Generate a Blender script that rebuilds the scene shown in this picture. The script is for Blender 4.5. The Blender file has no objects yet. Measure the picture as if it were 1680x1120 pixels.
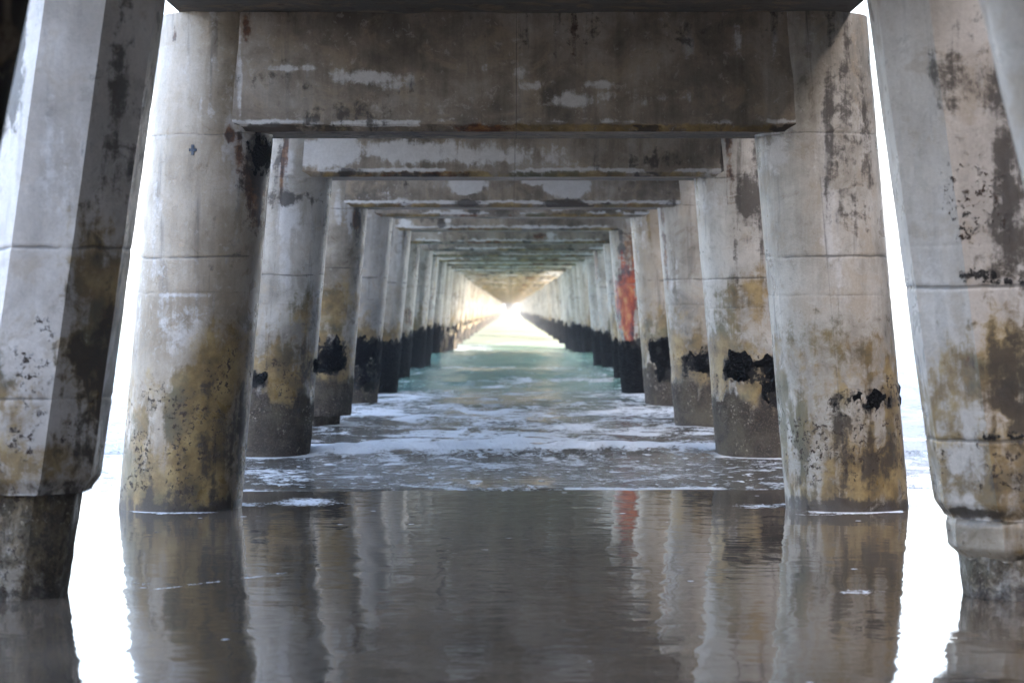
import bpy, bmesh, math, random
import numpy as np
R = math.radians
sc = bpy.context.scene
COL = sc.collection
random.seed(7)

# ------------------------------------------------------------------ camera
F = 4000.0            # focal length in photo pixels (1680 wide)
HX, HY = 838.0, 507.0  # vanishing point in the photo
CZ = 1.46             # eye height above the wet sand
cam = bpy.data.cameras.new("camera")
cam_ob = bpy.data.objects.new("camera", cam); COL.objects.link(cam_ob)
cam.sensor_width = 36.0
cam.lens = F / 1680.0 * 36.0
cam.shift_x = (840 - HX) / 1680.0
cam.shift_y = -(560 - HY) / 1680.0
cam.clip_start = 0.1; cam.clip_end = 9000
cam_ob.location = (0, 0, CZ); cam_ob.rotation_euler = (R(90), 0, 0)
cam.dof.use_dof = True; cam.dof.focus_distance = 18.3; cam.dof.aperture_fstop = 3.2
sc.camera = cam_ob

# ------------------------------------------------------------------ world, sun, exposure
SUN_EL, SUN_AZ = 27.0, 124.0   # degrees; azimuth clockwise from +Y
w = bpy.data.worlds.new("World"); sc.world = w; w.use_nodes = True
nt = w.node_tree; bg = nt.nodes["Background"]
sky = nt.nodes.new("ShaderNodeTexSky"); sky.sky_type = 'NISHITA'; sky.sun_disc = False
sky.sun_elevation = R(SUN_EL); sky.sun_rotation = R(SUN_AZ)
sky.air_density = 0.8; sky.dust_density = 5.0; sky.ozone_density = 0.5
nt.links.new(sky.outputs[0], bg.inputs[0]); bg.inputs[1].default_value = 0.15
sun = bpy.data.lights.new("sun", 'SUN'); sun.energy = 2.0; sun.angle = R(0.6); sun.color = (1, .98, .94)
so = bpy.data.objects.new("sun", sun); COL.objects.link(so)
az, el = R(SUN_AZ), R(SUN_EL)
sd = (math.sin(az) * math.cos(el), math.cos(az) * math.cos(el), math.sin(el))
from mathutils import Vector
so.rotation_euler = Vector(sd).to_track_quat('Z', 'Y').to_euler(); so.location = (40, -20, 60)
vs = sc.view_settings
vs.view_transform = 'Standard'; vs.look = 'None'; vs.gamma = 1; vs.use_curve_mapping = False
vs.exposure = 3.55
cy = sc.cycles
cy.use_denoising = True
cy.max_bounces = 8; cy.diffuse_bounces = 5; cy.glossy_bounces = 4; cy.volume_bounces = 0
cy.use_adaptive_sampling = True; cy.adaptive_threshold = 0.02

# ------------------------------------------------------------------ numpy noise
def _hash(ix, iy, iz, s):
    h = (ix * 374761393 + iy * 668265263 + iz * 2147483647 + s * 974711) & 0xffffffff
    h = ((h ^ (h >> 13)) * 1274126177) & 0xffffffff
    h = ((h ^ (h >> 16)) * 2246822519) & 0xffffffff
    return ((h ^ (h >> 15)) & 0xffffff) / float(0xffffff)
def vnoise(x, y, z, s=0):
    x, y, z = np.broadcast_arrays(np.asarray(x, float), np.asarray(y, float), np.asarray(z, float))
    xi, yi, zi = np.floor(x).astype(np.int64), np.floor(y).astype(np.int64), np.floor(z).astype(np.int64)
    fx, fy, fz = x - xi, y - yi, z - zi
    fx, fy, fz = [f * f * (3 - 2 * f) for f in (fx, fy, fz)]
    out = 0
    for dx in (0, 1):
        for dy in (0, 1):
            for dz in (0, 1):
                wgt = (fx if dx else 1 - fx) * (fy if dy else 1 - fy) * (fz if dz else 1 - fz)
                out = out + wgt * _hash(xi + dx, yi + dy, zi + dz, s)
    return out
def fbm(x, y, z, s=0, octv=4):
    a, tot, o = .5, 0, 0
    x, y, z = np.asarray(x, float), np.asarray(y, float), np.asarray(z, float)
    for i in range(octv):
        o = o + a * vnoise(x, y, z, s + i * 17); tot += a; a *= .5
        x, y, z = x * 2.03, y * 2.03, z * 2.03
    return o / tot
def sstep(a, b, x):
    t = np.clip((x - a) / (b - a), 0, 1); return t * t * (3 - 2 * t)

# ------------------------------------------------------------------ node helper
class NB:
    def __init__(s, name):
        s.m = bpy.data.materials.new(name); s.m.use_nodes = True
        s.t = s.m.node_tree; s.t.nodes.clear()
        s.out = s.t.nodes.new("ShaderNodeOutputMaterial")
    def n(s, kind, **kw):
        nd = s.t.nodes.new(kind)
        for k, v in kw.items(): setattr(nd, k, v)
        return nd
    def put(s, sock, v):
        if isinstance(v, bpy.types.NodeSocket): s.t.links.new(v, sock)
        elif isinstance(v, (tuple, list)) and len(v) == 3 and sock.type == 'RGBA': sock.default_value = (*v, 1)
        else: sock.default_value = v
    def math(s, op, a, b=0.0, c=None):
        nd = s.n("ShaderNodeMath", operation=op); s.put(nd.inputs[0], a); s.put(nd.inputs[1], b)
        if c is not None: s.put(nd.inputs[2], c)
        return nd.outputs[0]
    def mix(s, f, a, b, bt='MIX'):
        nd = s.n("ShaderNodeMixRGB", blend_type=bt); s.put(nd.inputs[0], f); s.put(nd.inputs[1], a); s.put(nd.inputs[2], b)
        return nd.outputs[0]
    def step(s, v, a, b, lo=0.0, hi=1.0):
        nd = s.n("ShaderNodeMapRange", interpolation_type='SMOOTHSTEP')
        s.put(nd.inputs[0], v); s.put(nd.inputs[1], a); s.put(nd.inputs[2], b); s.put(nd.inputs[3], lo); s.put(nd.inputs[4], hi)
        return nd.outputs[0]
    def scale(s, vec, sx, sy, sz):
        nd = s.n("ShaderNodeVectorMath", operation='MULTIPLY'); s.put(nd.inputs[0], vec); nd.inputs[1].default_value = (sx, sy, sz)
        return nd.outputs[0]
    def noise(s, vec, sc_, det=4.0, rough=.55, dist=0.0):
        nd = s.n("ShaderNodeTexNoise"); s.put(nd.inputs['Vector'], vec)
        nd.inputs['Scale'].default_value = sc_; nd.inputs['Detail'].default_value = det
        nd.inputs['Roughness'].default_value = rough; nd.inputs['Distortion'].default_value = dist
        return nd.outputs[0]
    def vor(s, vec, sc_, feat='F1', rnd=1.0):
        nd = s.n("ShaderNodeTexVoronoi", feature=feat); s.put(nd.inputs['Vector'], vec)
        nd.inputs['Scale'].default_value = sc_; nd.inputs['Randomness'].default_value = rnd
        return nd.outputs[0]
    def attr(s, name):
        return s.n("ShaderNodeAttribute", attribute_name=name).outputs['Fac']
    def ramp(s, v, stops):
        nd = s.n("ShaderNodeValToRGB"); s.put(nd.inputs[0], v); e = nd.color_ramp.elements
        while len(e) < len(stops): e.new(.5)
        for el_, (p, c) in zip(e, stops): el_.position = p; el_.color = (*c, 1)
        return nd.outputs[0]
    def coords(s):
        tc = s.n("ShaderNodeTexCoord"); oi = s.n("ShaderNodeObjectInfo")
        v = s.n("ShaderNodeVectorMath", operation='MULTIPLY_ADD')
        s.put(v.inputs[0], tc.outputs['Object']); v.inputs[1].default_value = (1, 1, 1)
        sc_ = s.n("ShaderNodeVectorMath", operation='SCALE'); sc_.inputs[0].default_value = (37, 53, 71)
        s.put(sc_.inputs['Scale'], oi.outputs['Random']); s.put(v.inputs[2], sc_.outputs[0])
        return v.outputs[0]
    def bsdf(s, col, rough=.8, bump=None, dist=.01, strength=1.0, **kw):
        b = s.n("ShaderNodeBsdfPrincipled"); s.put(b.inputs['Base Color'], col); s.put(b.inputs['Roughness'], rough)
        for k, v in kw.items(): s.put(b.inputs[k.replace('_', ' ')], v)
        if bump is not None:
            bn = s.n("ShaderNodeBump"); s.put(bn.inputs['Height'], bump)
            bn.inputs['Distance'].default_value = dist; bn.inputs['Strength'].default_value = strength
            s.t.links.new(bn.outputs[0], b.inputs['Normal'])
        s.t.links.new(b.outputs[0], s.out.inputs['Surface'])
        return b

def concrete(name, lo, mid, hi, stain=1.0, wash=.85, rgh=(.26, .5), spec=.5):
    k = NB(name); P = k.coords()
    n1 = k.noise(P, 1.1, 7, .6, .3); n2 = k.noise(P, 3.7, 6, .65, .6)
    streak = k.noise(k.scale(P, 9, 9, .7), 1.0, 5, .6)
    fine = k.noise(P, 60, 4, .7)
    med = k.noise(P, 14, 6, .7, .4)
    v = k.math('ADD', k.math('MULTIPLY', n1, .55), k.math('ADD', k.math('MULTIPLY', n2, .25), k.math('MULTIPLY', streak, .20)))
    c = k.ramp(v, [(.42, lo), (.5, mid), (.58, hi)])
    rnd = k.n("ShaderNodeObjectInfo").outputs['Random']
    if stain == 1.0:
        c = k.mix(k.step(rnd, .45, 1.0, 0, .32), c, (.48, .36, .23)); c = k.mix(k.step(rnd, .35, 0, 0, .4), c, (.50, .48, .45))
    c = k.mix(k.step(n2, .50, .62, 0, .45), c, (.34, .26, .17))          # warm patches
    c = k.mix(k.step(streak, .54, .68, 0, .6 * stain), c, (.10, .085, .075))  # run-down streaks
    c = k.mix(k.step(med, .58, .70, 0, .4), c, tuple(x * .55 for x in mid))
    c = k.mix(k.step(med, .34, .42, .35 if lo[0] > .05 else .08, 0), c, (.54, .50, .45))
    br = k.math('ADD', k.math('MULTIPLY', k.math('SUBTRACT', n2, .5), .9), k.math('ADD', k.math('MULTIPLY', k.math('SUBTRACT', med, .5), .8),
         k.math('MULTIPLY', k.math('SUBTRACT', streak, .5), .95)))
    def mask(a, e0=.38, e1=.62, kk=1.0):
        A = k.attr(a)
        g = k.math('MULTIPLY', k.step(A, .02, .2), k.math('MULTIPLY', br, kk))
        return k.step(k.math('ADD', A, g), e0, e1)
    c = k.mix(k.math('MULTIPLY', mask('lime_light', .36, .82, 1.5), wash), c, k.mix(med, (.50, .475, .45), (.76, .745, .73)))
    al = k.ramp(k.noise(P, 4.5, 5, .6), [(.35, (.085, .062, .028)), (.5, (.21, .135, .045)), (.66, (.38, .27, .11))])
    al = k.mix(k.step(n1, .5, .62, 0, .8), al, (.085, .08, .032))
    c = k.mix(k.math('MULTIPLY', mask('algae', .28, .72, 1.3), .9), c, al)
    ru = k.ramp(k.noise(P, 9, 5, .7), [(.36, (.03, .012, .008)), (.5, (.12, .04, .014)), (.66, (.30, .14, .045))])
    c = k.mix(k.math('MULTIPLY', mask('rust', .34, .72, 1.4), .9), c, ru)
    c = k.mix(k.math('MULTIPLY', mask('dark', .36, .74, 1.6), .88), c, k.mix(med, (.022, .018, .016), (.075, .06, .05)))
    rd = k.ramp(k.noise(k.scale(P, 1, 1, .6), 5, 4, .6), [(.36, (.03, .012, .018)), (.46, (.20, .025, .012)), (.54, (.40, .065, .016)), (.66, (.52, .25, .08))])
    c = k.mix(mask('red', .40, .62, 1.6), c, rd)
    v1 = k.vor(P, 55); v2 = k.vor(P, 21)
    cr = k.mix(k.step(v1, .15, .5), (.11, .085, .064), (.045, .034, .027))
    cr = k.mix(k.step(n2, .42, .62, 0, .7), cr, (.125, .105, .07))
    cr = k.mix(k.step(k.noise(P, 34, 3, .7), .57, .66, 0, k.step(k.noise(P, 4, 3, .6), .48, .6)), cr, (.36, .31, .24))
    cm = mask('crust', .3, .7)
    c = k.mix(cm, c, cr)
    cl = k.math('MULTIPLY', k.attr('speck'), k.step(k.noise(P, 5, 3, .6), .45, .6))
    sp = k.math('MULTIPLY', k.step(k.noise(P, 30, 6, .72), .535, .59), k.step(cl, .1, .4))
    c = k.mix(sp, c, k.mix(fine, (.03, .021, .017), (.10, .068, .05)))
    bk = k.math('MULTIPLY', k.step(k.attr('black'), .03, .2), k.math('ADD', k.math('MULTIPLY', br, 1.5), k.math('MULTIPLY', k.math('SUBTRACT', k.noise(P, 28, 4, .7), .5), 1.6)))
    bk = k.step(k.math('ADD', k.attr('black'), bk), .40, .60)
    c = k.mix(k.math('MULTIPLY', bk, .94), c, (.006, .006, .007))
    c = k.mix(k.math('MULTIPLY', k.step(k.math('ADD', k.attr('joint'), k.math('MULTIPLY', br, .8)), .35, .8), .62), c, (.05, .043, .038))
    c = k.mix(k.math('MULTIPLY', k.step(fine, .35, .65), .22), c, k.mix(1.0, c, (.55, .55, .55), 'MULTIPLY'))
    pits = k.step(k.vor(P, 38), .06, .14, 0, 1)
    h = k.math('ADD', k.math('MULTIPLY', med, .5), k.math('MULTIPLY', fine, .25))
    h = k.math('ADD', h, k.math('MULTIPLY', pits, .12))
    h = k.math('ADD', h, k.math('MULTIPLY', cm, k.math('MULTIPLY', v1, 1.2)))
    h = k.math('ADD', h, k.math('MULTIPLY', k.math('MAXIMUM', sp, k.math('MULTIPLY', bk, k.math('ADD', .6, k.math('MULTIPLY', v1, 1.5)))), .8))
    k.bsdf(c, k.math('MAXIMUM', k.step(n2, .35, .65, *rgh), k.math('MULTIPLY', k.math('MAXIMUM', cm, k.math('MAXIMUM', bk, sp)), .92)), h, .007, .8, IOR=1.5, Specular_IOR_Level=spec)
    return k.m

M = {}
M['concrete'] = concrete('pile_concrete', (.165, .142, .112), (.36, .322, .27), (.56, .525, .47))
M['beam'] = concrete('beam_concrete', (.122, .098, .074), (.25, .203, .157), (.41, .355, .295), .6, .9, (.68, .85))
M['smooth'] = concrete('jacket_concrete', (.44, .40, .36), (.58, .54, .50), (.68, .65, .62), .5)
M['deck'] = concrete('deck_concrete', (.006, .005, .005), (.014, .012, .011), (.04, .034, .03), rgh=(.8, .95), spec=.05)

k = NB('mussel_shell'); P = k.coords()
vv = k.vor(P, 42); nn = k.noise(P, 12, 5, .7)
c = k.mix(k.step(vv, .1, .45), (.016, .016, .019), (.004, .004, .005))
c = k.mix(k.step(nn, .62, .72, 0, .6), c, (.06, .05, .04))
k.bsdf(c, .85, k.math('ADD', vv, k.math('MULTIPLY', nn, .8)), .02, 1.0, Specular_IOR_Level=.12)
M['mussel'] = k.m
k = NB('faded_blue_paint'); P = k.coords()
k.bsdf(k.mix(k.step(k.noise(P, 60, 3), .4, .6), (.03, .05, .09), (.10, .12, .15)), .7)
M['mark'] = k.m

# ------------------------------------------------------------------ object helpers
def tag(o, label=None, cat=None, group=None, kind=None):
    if label: o['label'] = label
    if cat: o['category'] = cat
    if group: o['group'] = group
    if kind: o['kind'] = kind
    return o
def mesh_obj(name, verts, faces, mat, parent=None, attrs=None, smooth=True, loc=(0, 0, 0)):
    me = bpy.data.meshes.new(name)
    V = np.asarray(verts, dtype=np.float32); Fq = np.asarray(faces, dtype=np.int32)
    me.from_pydata([], [], [])
    me.vertices.add(len(V)); me.vertices.foreach_set('co', V.ravel())
    k_ = Fq.shape[1]
    me.loops.add(Fq.size); me.loops.foreach_set('vertex_index', Fq.ravel())
    me.polygons.add(len(Fq)); me.polygons.foreach_set('loop_start', np.arange(0, Fq.size, k_, dtype=np.int32))
    me.polygons.foreach_set('loop_total', np.full(len(Fq), k_, dtype=np.int32))
    me.polygons.foreach_set('use_smooth', np.full(len(Fq), smooth, dtype=bool))
    me.update(calc_edges=True); me.validate()
    for a, arr in (attrs or {}).items():
        at = me.attributes.new(a, 'FLOAT', 'POINT'); at.data.foreach_set('value', np.asarray(arr, dtype=np.float32).ravel())
    me.materials.append(mat)
    o = bpy.data.objects.new(name, me); COL.objects.link(o); o.location = loc
    if parent: o.parent = parent
    return o
def grid_faces(nu, nv, wrap=False):
    i, j = np.meshgrid(np.arange(nu if wrap else nu - 1), np.arange(nv - 1), indexing='ij')
    i2 = (i + 1) % nu
    return np.stack([i * nv + j, i2 * nv + j, i2 * nv + j + 1, i * nv + j + 1], -1).reshape(-1, 4)

# ------------------------------------------------------------------ layout of the pier
SP = 6.0
def by(j): return 18.0 + SP * j           # distance of bent j
RAD = .45
XL, XR, LEAN = -2.44, 2.484, .085
ZTOP = 3.605
LAYERS = ('black', 'lime_light', 'algae', 'dark', 'rust', 'red', 'crust', 'speck', 'joint')
def px2z(py, d): return CZ + (HY - py) * d / F
def px2x(px, d): return (px - HX) * d / F

def pile_masks(th, z, xw, seed, j, side, blobs=(), joints=(1.85, 2.72), generic=1.0):
    """xw = x on the surface in world metres; masks of stains on one pile, plus painted facet shade."""
    px_, py_ = np.cos(th) * 1.0, np.sin(th) * 1.0
    n = fbm(px_ * 1.3 + seed * 3.1, py_ * 1.3, z * .9, seed)
    n2 = fbm(px_ * 2.6 + seed * 1.7, py_ * 2.6, z * 1.6, seed + 5)
    m = {a: np.zeros_like(z) for a in LAYERS}
    zz = z + (n - .5) * .9
    m['algae'] = generic * sstep(1.75, .8, zz) * (.35 + .65 * sstep(.3, .55, n2)) * .95
    m['speck'] = generic * sstep(1.25, .75, zz) * sstep(.38, .6, n2)
    m['dark'] = generic * (.30 * sstep(.5, .65, n2) * sstep(1.3, .6, z) + .35 * sstep(.45, .0, z + (n2 - .5) * .5) + .45 * sstep(.55, .75, n) * sstep(1.2, 2.4, z))
    m['lime_light'] = generic * .55 * sstep(.52, .72, fbm(px_ * 1.5, py_ * 1.5 + 9, z * 1.1, seed + 9)) * sstep(.6, 1.4, z)
    rg = random.Random(seed * 13 + 5)
    if j >= 1:
        for _ in range(3):
            t0, wd, zl = rg.uniform(-1.5, 1.5), rg.uniform(.06, .16), rg.uniform(1.3, 2.4)
            lay = rg.choice(['rust', 'dark', 'lime_light', 'dark', 'algae']); st = rg.uniform(.35, .8)
            m[lay] = np.maximum(m[lay], st * np.exp(-((th - t0 + 2 * np.pi * (th > np.pi) * -1 + .25 * (n - .5)) / wd) ** 2) * sstep(zl - .3, zl + .5, z))
    m['dark'] = np.maximum(m['dark'], .8 * sstep(.14, .03, z + (n2 - .5) * .12))
    if j >= 0:
        q_ = mfun(j, side, 1.5 if (j >= 9 and side == 'L') else 0)(th, z, n, n2)
        m['speck'] = np.maximum(m['speck'], 1.1 * sstep(.02, .4, q_)); m['dark'] = np.maximum(m['dark'], .5 * sstep(0, .3, q_) * (j < 4))
        m['black'] = np.clip(q_, 0, 1) * (.72 if j < 3 else .75 if j == 3 else 1.3)
    if j >= 1: m['crust'] = sstep(.78, .5, z + (n2 - .5) * .35) * .8
    d = by(j) - RAD if j >= 0 else 12.07
    for (lay, px, py, rx, ry, st) in blobs:
        x0, z0 = px2x(px, d), px2z(py, d)
        ax, az_ = rx * d / F, ry * d / F
        q = ((xw - x0) / ax) ** 2 + ((z - z0) / az_) ** 2
        q = q * (.35 + .7 * n2 + .7 * fbm(px_ * 6 + seed, py_ * 6, z * 5, seed + 21, 3))
        m[lay] = np.maximum(m[lay], st * np.exp(-q * .9)) if st > 0 else m[lay] * (1 + st * np.exp(-q * .9))
    for (jz, wgt) in [(a, 1.0) if not isinstance(a, tuple) else a for a in joints]:
        m['joint'] = np.maximum(m['joint'], wgt * np.exp(-((z - jz - (n - .5) * .05) / .010) ** 2) * sstep(.25, .6, n2 + .12))
    if j >= 0:
        for s_ in (0, 1):
            t0 = -.1 + .9 * s_ + .25 * ((seed * 37 % 11) / 11 - .5) + math.pi * s_
            dth = np.abs((th - t0 + np.pi) % (2 * np.pi) - np.pi)
            m['joint'] = np.maximum(m['joint'], .6 * np.exp(-(dth / .028) ** 2) * sstep(.42, .6, fbm(0 * z, 0 * z + seed, z * 1.5, seed + 33)))
    return m

def pile_geo(nth, zs, seed, lean, xb, j, side, blobs=(), joints=(1.85, 2.72), rad=RAD, chips=.004):
    th = np.linspace(0, 2 * np.pi, nth, endpoint=False)
    TH, Z = np.meshgrid(th, zs, indexing='ij')
    cx, cy_ = np.sin(TH), -np.cos(TH)      # th = 0 faces the camera
    xw = xb + lean * Z + rad * cx
    m = pile_masks(TH, Z, xw, seed, j, side, blobs, joints)
    r = rad + chips * 2 * (fbm(cx * 4, cy_ * 4, Z * 4, seed + 3) - .5) - .004 * m['joint'] + .022 * m['crust'] * fbm(cx * 9, cy_ * 9, Z * 9, seed + 4, 3)
    V = np.stack([lean * Z + r * cx, r * cy_, Z], -1).reshape(-1, 3)
    return V, grid_faces(nth, len(zs), True), {a: v.reshape(-1) for a, v in m.items()}

def mussels_geo(nth, zlo, zhi, nz, seed, lean, fn, rad=RAD, amp=.035, mw=.62):
    th = np.linspace(0, 2 * np.pi, nth, endpoint=False); zs = np.linspace(zlo, zhi, nz)
    TH, Z = np.meshgrid(th, zs, indexing='ij'); cx, cy_ = np.sin(TH), -np.cos(TH)
    n = fbm(cx * 2.2, cy_ * 2.2, Z * 2.6, seed); n2 = fbm(cx * 6, cy_ * 6, Z * 6, seed + 2, 3)
    n3 = fbm(cx * 16, cy_ * 16, Z * 16, seed + 5, 2)
    mk = fn(TH, Z, n, n2)
    mk = mw * mk + (1.5 * (fbm(cx * 4, cy_ * 4, Z * 7, seed + 7, 5) - .5) + .6 * (n3 - .5)) * sstep(.03, .35, mk)
    r = rad - .012 + (amp * .1 + amp * .6 * n3) * sstep(.50, .95, mk) + .013 * sstep(.3, .5, mk)
    V = np.stack([lean * Z + r * cx, r * cy_, Z], -1).reshape(-1, 3)
    Fq = grid_faces(nth, nz, True)
    keep = mk.reshape(-1)[Fq].max(1) > .30
    Fq = Fq[keep]
    used = np.unique(Fq); remap = np.zeros(len(V), int); remap[used] = np.arange(len(used))
    return V[used], remap[Fq]

# ------------------------------------------------------------------ ground and water
def axis(parts):
    out = []
    for a, b, st in parts: out += list(np.arange(a, b - st * .01, st))
    out.append(parts[-1][1]); return np.array(out)
def sym(xs): return np.concatenate([-xs[::-1], xs[1:]])
geo = lambda a, b, n: list(a * (b / a) ** (np.arange(1, n + 1) / n))

def sheet(name, xs, ys, zf, mat, attrf=None):
    X, Y = np.meshgrid(xs, ys, indexing='ij')
    Z = zf(X, Y)
    V = np.stack([X, Y, Z], -1).reshape(-1, 3)
    at = {a: v.reshape(-1) for a, v in attrf(X, Y).items()} if attrf else None
    return mesh_obj(name, V, grid_faces(len(xs), len(ys)), mat, attrs=at)

EXT = 2500.0
def edge_y(X): return 19.55 + .6 * (fbm(X * .5 + 3, 0 * X, 0 * X, 21, 3) - .5) + .07 * (vnoise(X * 3, 0 * X, 0 * X, 5) - .5) - .10 * sstep(-1.0, -1.1, X) + .10 * np.sin(X * .35) + .05 * np.abs(np.sin(X * 1.9 + 2 * np.sin(X * .7)))
def collar(X, Y, r0=.46, wd=.12):
    f = 0 * X
    for j in range(0, 4):
        for xb in (XL, XR):
            d = np.hypot(X - xb, Y - by(j))
            f = np.maximum(f, sstep(r0 + wd, r0, d))
    return f
# wet sand
def sand_z(X, Y):
    z = -.02 * np.maximum(Y - 20, 0)
    z = np.maximum(z, -3.0)
    z = z + .012 * np.maximum(-2 - Y, 0) * sstep(0, 8, np.abs(Y))
    return z + .0015 * np.sin(Y * 1.3 + .4 * np.sin(X * .8)) * sstep(22, 18, Y)
def sand_attr(X, Y):
    n = fbm(X * 2, Y * 1.2, 0 * X, 31, 3)
    f = .62 * sstep(.32, .0, np.abs((Y - 18.35) / 1.0)) * sstep(-2.2, -1.9, X) * sstep(-.9, -1.35, X) + .0 * X
    f = np.maximum(f, .95 * np.exp(-(((X + 1.55) / .30) ** 2 + ((Y - 18.5) / .55) ** 2)))
    f = np.maximum(f, .8 * np.exp(-(((X - 1.85) / .28) ** 2 + ((Y - 18.1) / .3) ** 2)))
    f = np.maximum(f, .75 * np.exp(-(((X - 2.2) / .3) ** 2 + ((Y - 17.35) / .10) ** 2)))
    f = np.maximum(f, .8 * np.exp(-(((X - 1.8) / .18) ** 2 + ((Y - 12.6) / .16) ** 2)))
    t = (X + 1.95) / .75                                              # a string of froth
    f = np.maximum(f, .85 * sstep(0, .1, t) * sstep(1.0, .9, t) * np.exp(-((Y - (12.6 + 1.0 * t)) / .05) ** 2))
    f = np.maximum(f, .55 * np.exp(-(((X + 2.05) / .25) ** 2 + ((Y - 13.0) / .2) ** 2)))
    f = np.maximum(f, 1.0 * collar(X, Y, .45, .34) * sstep(.35, .6, fbm(X * 3, Y * 3, 0 * X, 35, 3)))
    return {'foam': f}
k = NB('wet_sand'); P = k.n("ShaderNodeTexCoord").outputs['Object']
rip = k.noise(k.scale(P, 3.4, 1.9, 1), 1.0, 2.5, .5, .3)
rip2 = k.noise(k.scale(P, 1.6, 8, 1), 1.0, 3, .55, .5)
h = k.math('ADD', rip, k.math('MULTIPLY', rip2, .20))
c = k.ramp(k.noise(P, .8, 6, .6), [(.35, (.075, .058, .042)), (.65, (.135, .106, .078))])
fl = k.noise(P, 11, 4, .6); fb = k.noise(P, 34, 3, .7)
spk = k.math('MULTIPLY', k.step(k.vor(P, 2.6), .075, .04), k.step(k.noise(P, .9, 2), .46, .54))
A = k.attr('foam')
fm = k.step(k.math('ADD', A, k.math('MULTIPLY', k.math('SUBTRACT', k.math('ADD', k.math('MULTIPLY', fl, .45), k.math('MULTIPLY', fb, .55)), .5), 2.6)), .62, .80)
fm = k.math('MULTIPLY', fm, k.step(A, .05, .25)); fm = k.math('MAXIMUM', fm, spk)
c = k.mix(fm, c, (.78, .80, .84))
k.bsdf(c, k.math('ADD', .035, k.math('MULTIPLY', fm, .6)), k.math('ADD', h, k.math('MULTIPLY', fm, 2.0)), .0052, 1.0, IOR=1.36)
M['sand'] = k.m
xs = sym(np.concatenate([np.arange(0, 5, .06), np.arange(5, 12, .4), np.array([12] + geo(12, EXT, 22))]))
ys = np.concatenate([-np.array(geo(4, EXT, 20))[::-1], np.arange(-4, 8, .5), np.arange(8, 21, .06), np.array([21] + geo(21, EXT, 24))])
tag(sheet('wet_sand_beach', xs, ys, sand_z, M['sand'], sand_attr), 'dark wet sand mirroring the pier in a film of water', 'beach', kind='structure')

# sea
def swell(X, Y):
    b = .9 * (fbm(X * .18, Y * .02, 0 * X, 41, 2) - .5)
    y1 = Y + b * 1.8 - .15 * np.sin(X * .5)
    z = .07 * np.exp(-((y1 - 24.9) / .7) ** 2)
    def wave(yc, A, wf, wb):
        d = y1 - yc - .25 * np.sin(X * .33 + yc)
        return A * np.where(d < 0, np.exp(-(d / wf) ** 2), np.exp(-(d / wb) ** 2))
    z = z + wave(31.5, .045, 1.6, 2.2) + wave(37, .06, 2.0, 3) + wave(51, .19, 3.6, 5.0) + wave(65.5, .27, 4.0, 6.5)
    far = sstep(75, 95, Y) * sstep(900, 250, Y)
    z = z + far * .14 * (np.sin(Y * .42 + 2.5 * fbm(X * .05, Y * .02, 0 * X, 44, 2) * 3) * .6)
    return z
def sea_z(X, Y):
    e = edge_y(X); t = Y - e
    base = -.015 + .024 * sstep(-.05, .30, t) + .012 * sstep(.1, 1.5, t)
    ch = (fbm(X * 1.1, Y * .9, 0 * X, 51, 3) - .5) * .045 + (fbm(X * 4, Y * 3, 0 * X, 52, 2) - .5) * .018
    z = base + sstep(.3, 3, t) * ch * (.35 + .65 * sstep(22, 30, Y)) + swell(X, Y) * sstep(.1, 2, t)
    roll = np.exp(-((Y - 24.6) / .7) ** 2)
    return z + roll * .10 * (fbm(X * 3.6, Y * 3.6, 0 * X, 57, 4) - .36)
def sea_attr(X, Y):
    e = edge_y(X); t = Y - e
    n = fbm(X * .55, Y * .30, 0 * X, 61, 3); n2 = fbm(X * .22, Y * .10, 0 * X, 63, 3)
    f = .28 + 0 * X
    f = np.maximum(f, .95 * sstep(.06 + .75 * sstep(.40, .75, fbm(X * .9, 0 * X, 0 * X, 66, 3)), .03, t) * (.42 + .52 * sstep(.34, .52, fbm(X * 1.2, 0 * X, 0 * X, 65, 3))))
    f = np.where((t > .12) & (Y < 24), np.maximum(f * (t < .9), .31 + .12 * sstep(.45, .65, n)), f)
    f = np.where((Y > 22.8) & (Y < 27.5), np.maximum(f, (.55 + .55 * fbm(X * 1.6, Y * 1.6, 0 * X, 67, 3)) * np.exp(-((Y - 24.6 - 1.6 * (n2 - .5)) / .95) ** 2)), f)
    f = np.where((Y >= 26.2) & (Y < 43), np.maximum(f, .52 + .42 * (n - .47) + .34 * (n2 - .5)), f)
    f = np.where((Y >= 43) & (Y < 52), .30 + .22 * sstep(.5, .62, n) + .1 * sstep(1.2, 2.4, np.abs(X)), f)
    f = np.where((Y >= 52) & (Y < 60), .40 + .22 * (n - .5), f)
    f = np.where((Y >= 60) & (Y < 120), .24 + .22 * sstep(.55, .7, n), f)
    f = np.where(Y >= 120, .2, f)
    f = np.where((np.abs(X) > 4.5) & (Y > 22) & (Y < 130), np.maximum(f, .24 + .34 * sstep(.50, .66, n2)), f)
    f = np.maximum(f, .9 * collar(X, Y, .47, .40) * (.4 + .6 * n))
    return {'foam': f, 'sky_glint': sstep(.1, .5, t) * (.9 * sstep(27, 23, Y) + .5 * sstep(26, 28, Y) * sstep(48, 40, Y)) * sstep(.30, .55, n2), 'murk': sstep(27, 48, Y + 8 * (n2 - .5)), 'milky': sstep(66, 110, Y)}
k = NB('sea_water'); P = k.n("ShaderNodeTexCoord").outputs['Object']
big = k.noise(k.scale(P, 1, .55, 1), 1.7, 5, .62, .9); lac = k.noise(k.scale(P, 1, .6, 1), 4.0, 6, .65, 1.2); fb = k.noise(P, 26, 3, .7)
ridge = k.math('ABSOLUTE', k.math('SUBTRACT', lac, .5))
A = k.attr('foam')
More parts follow.
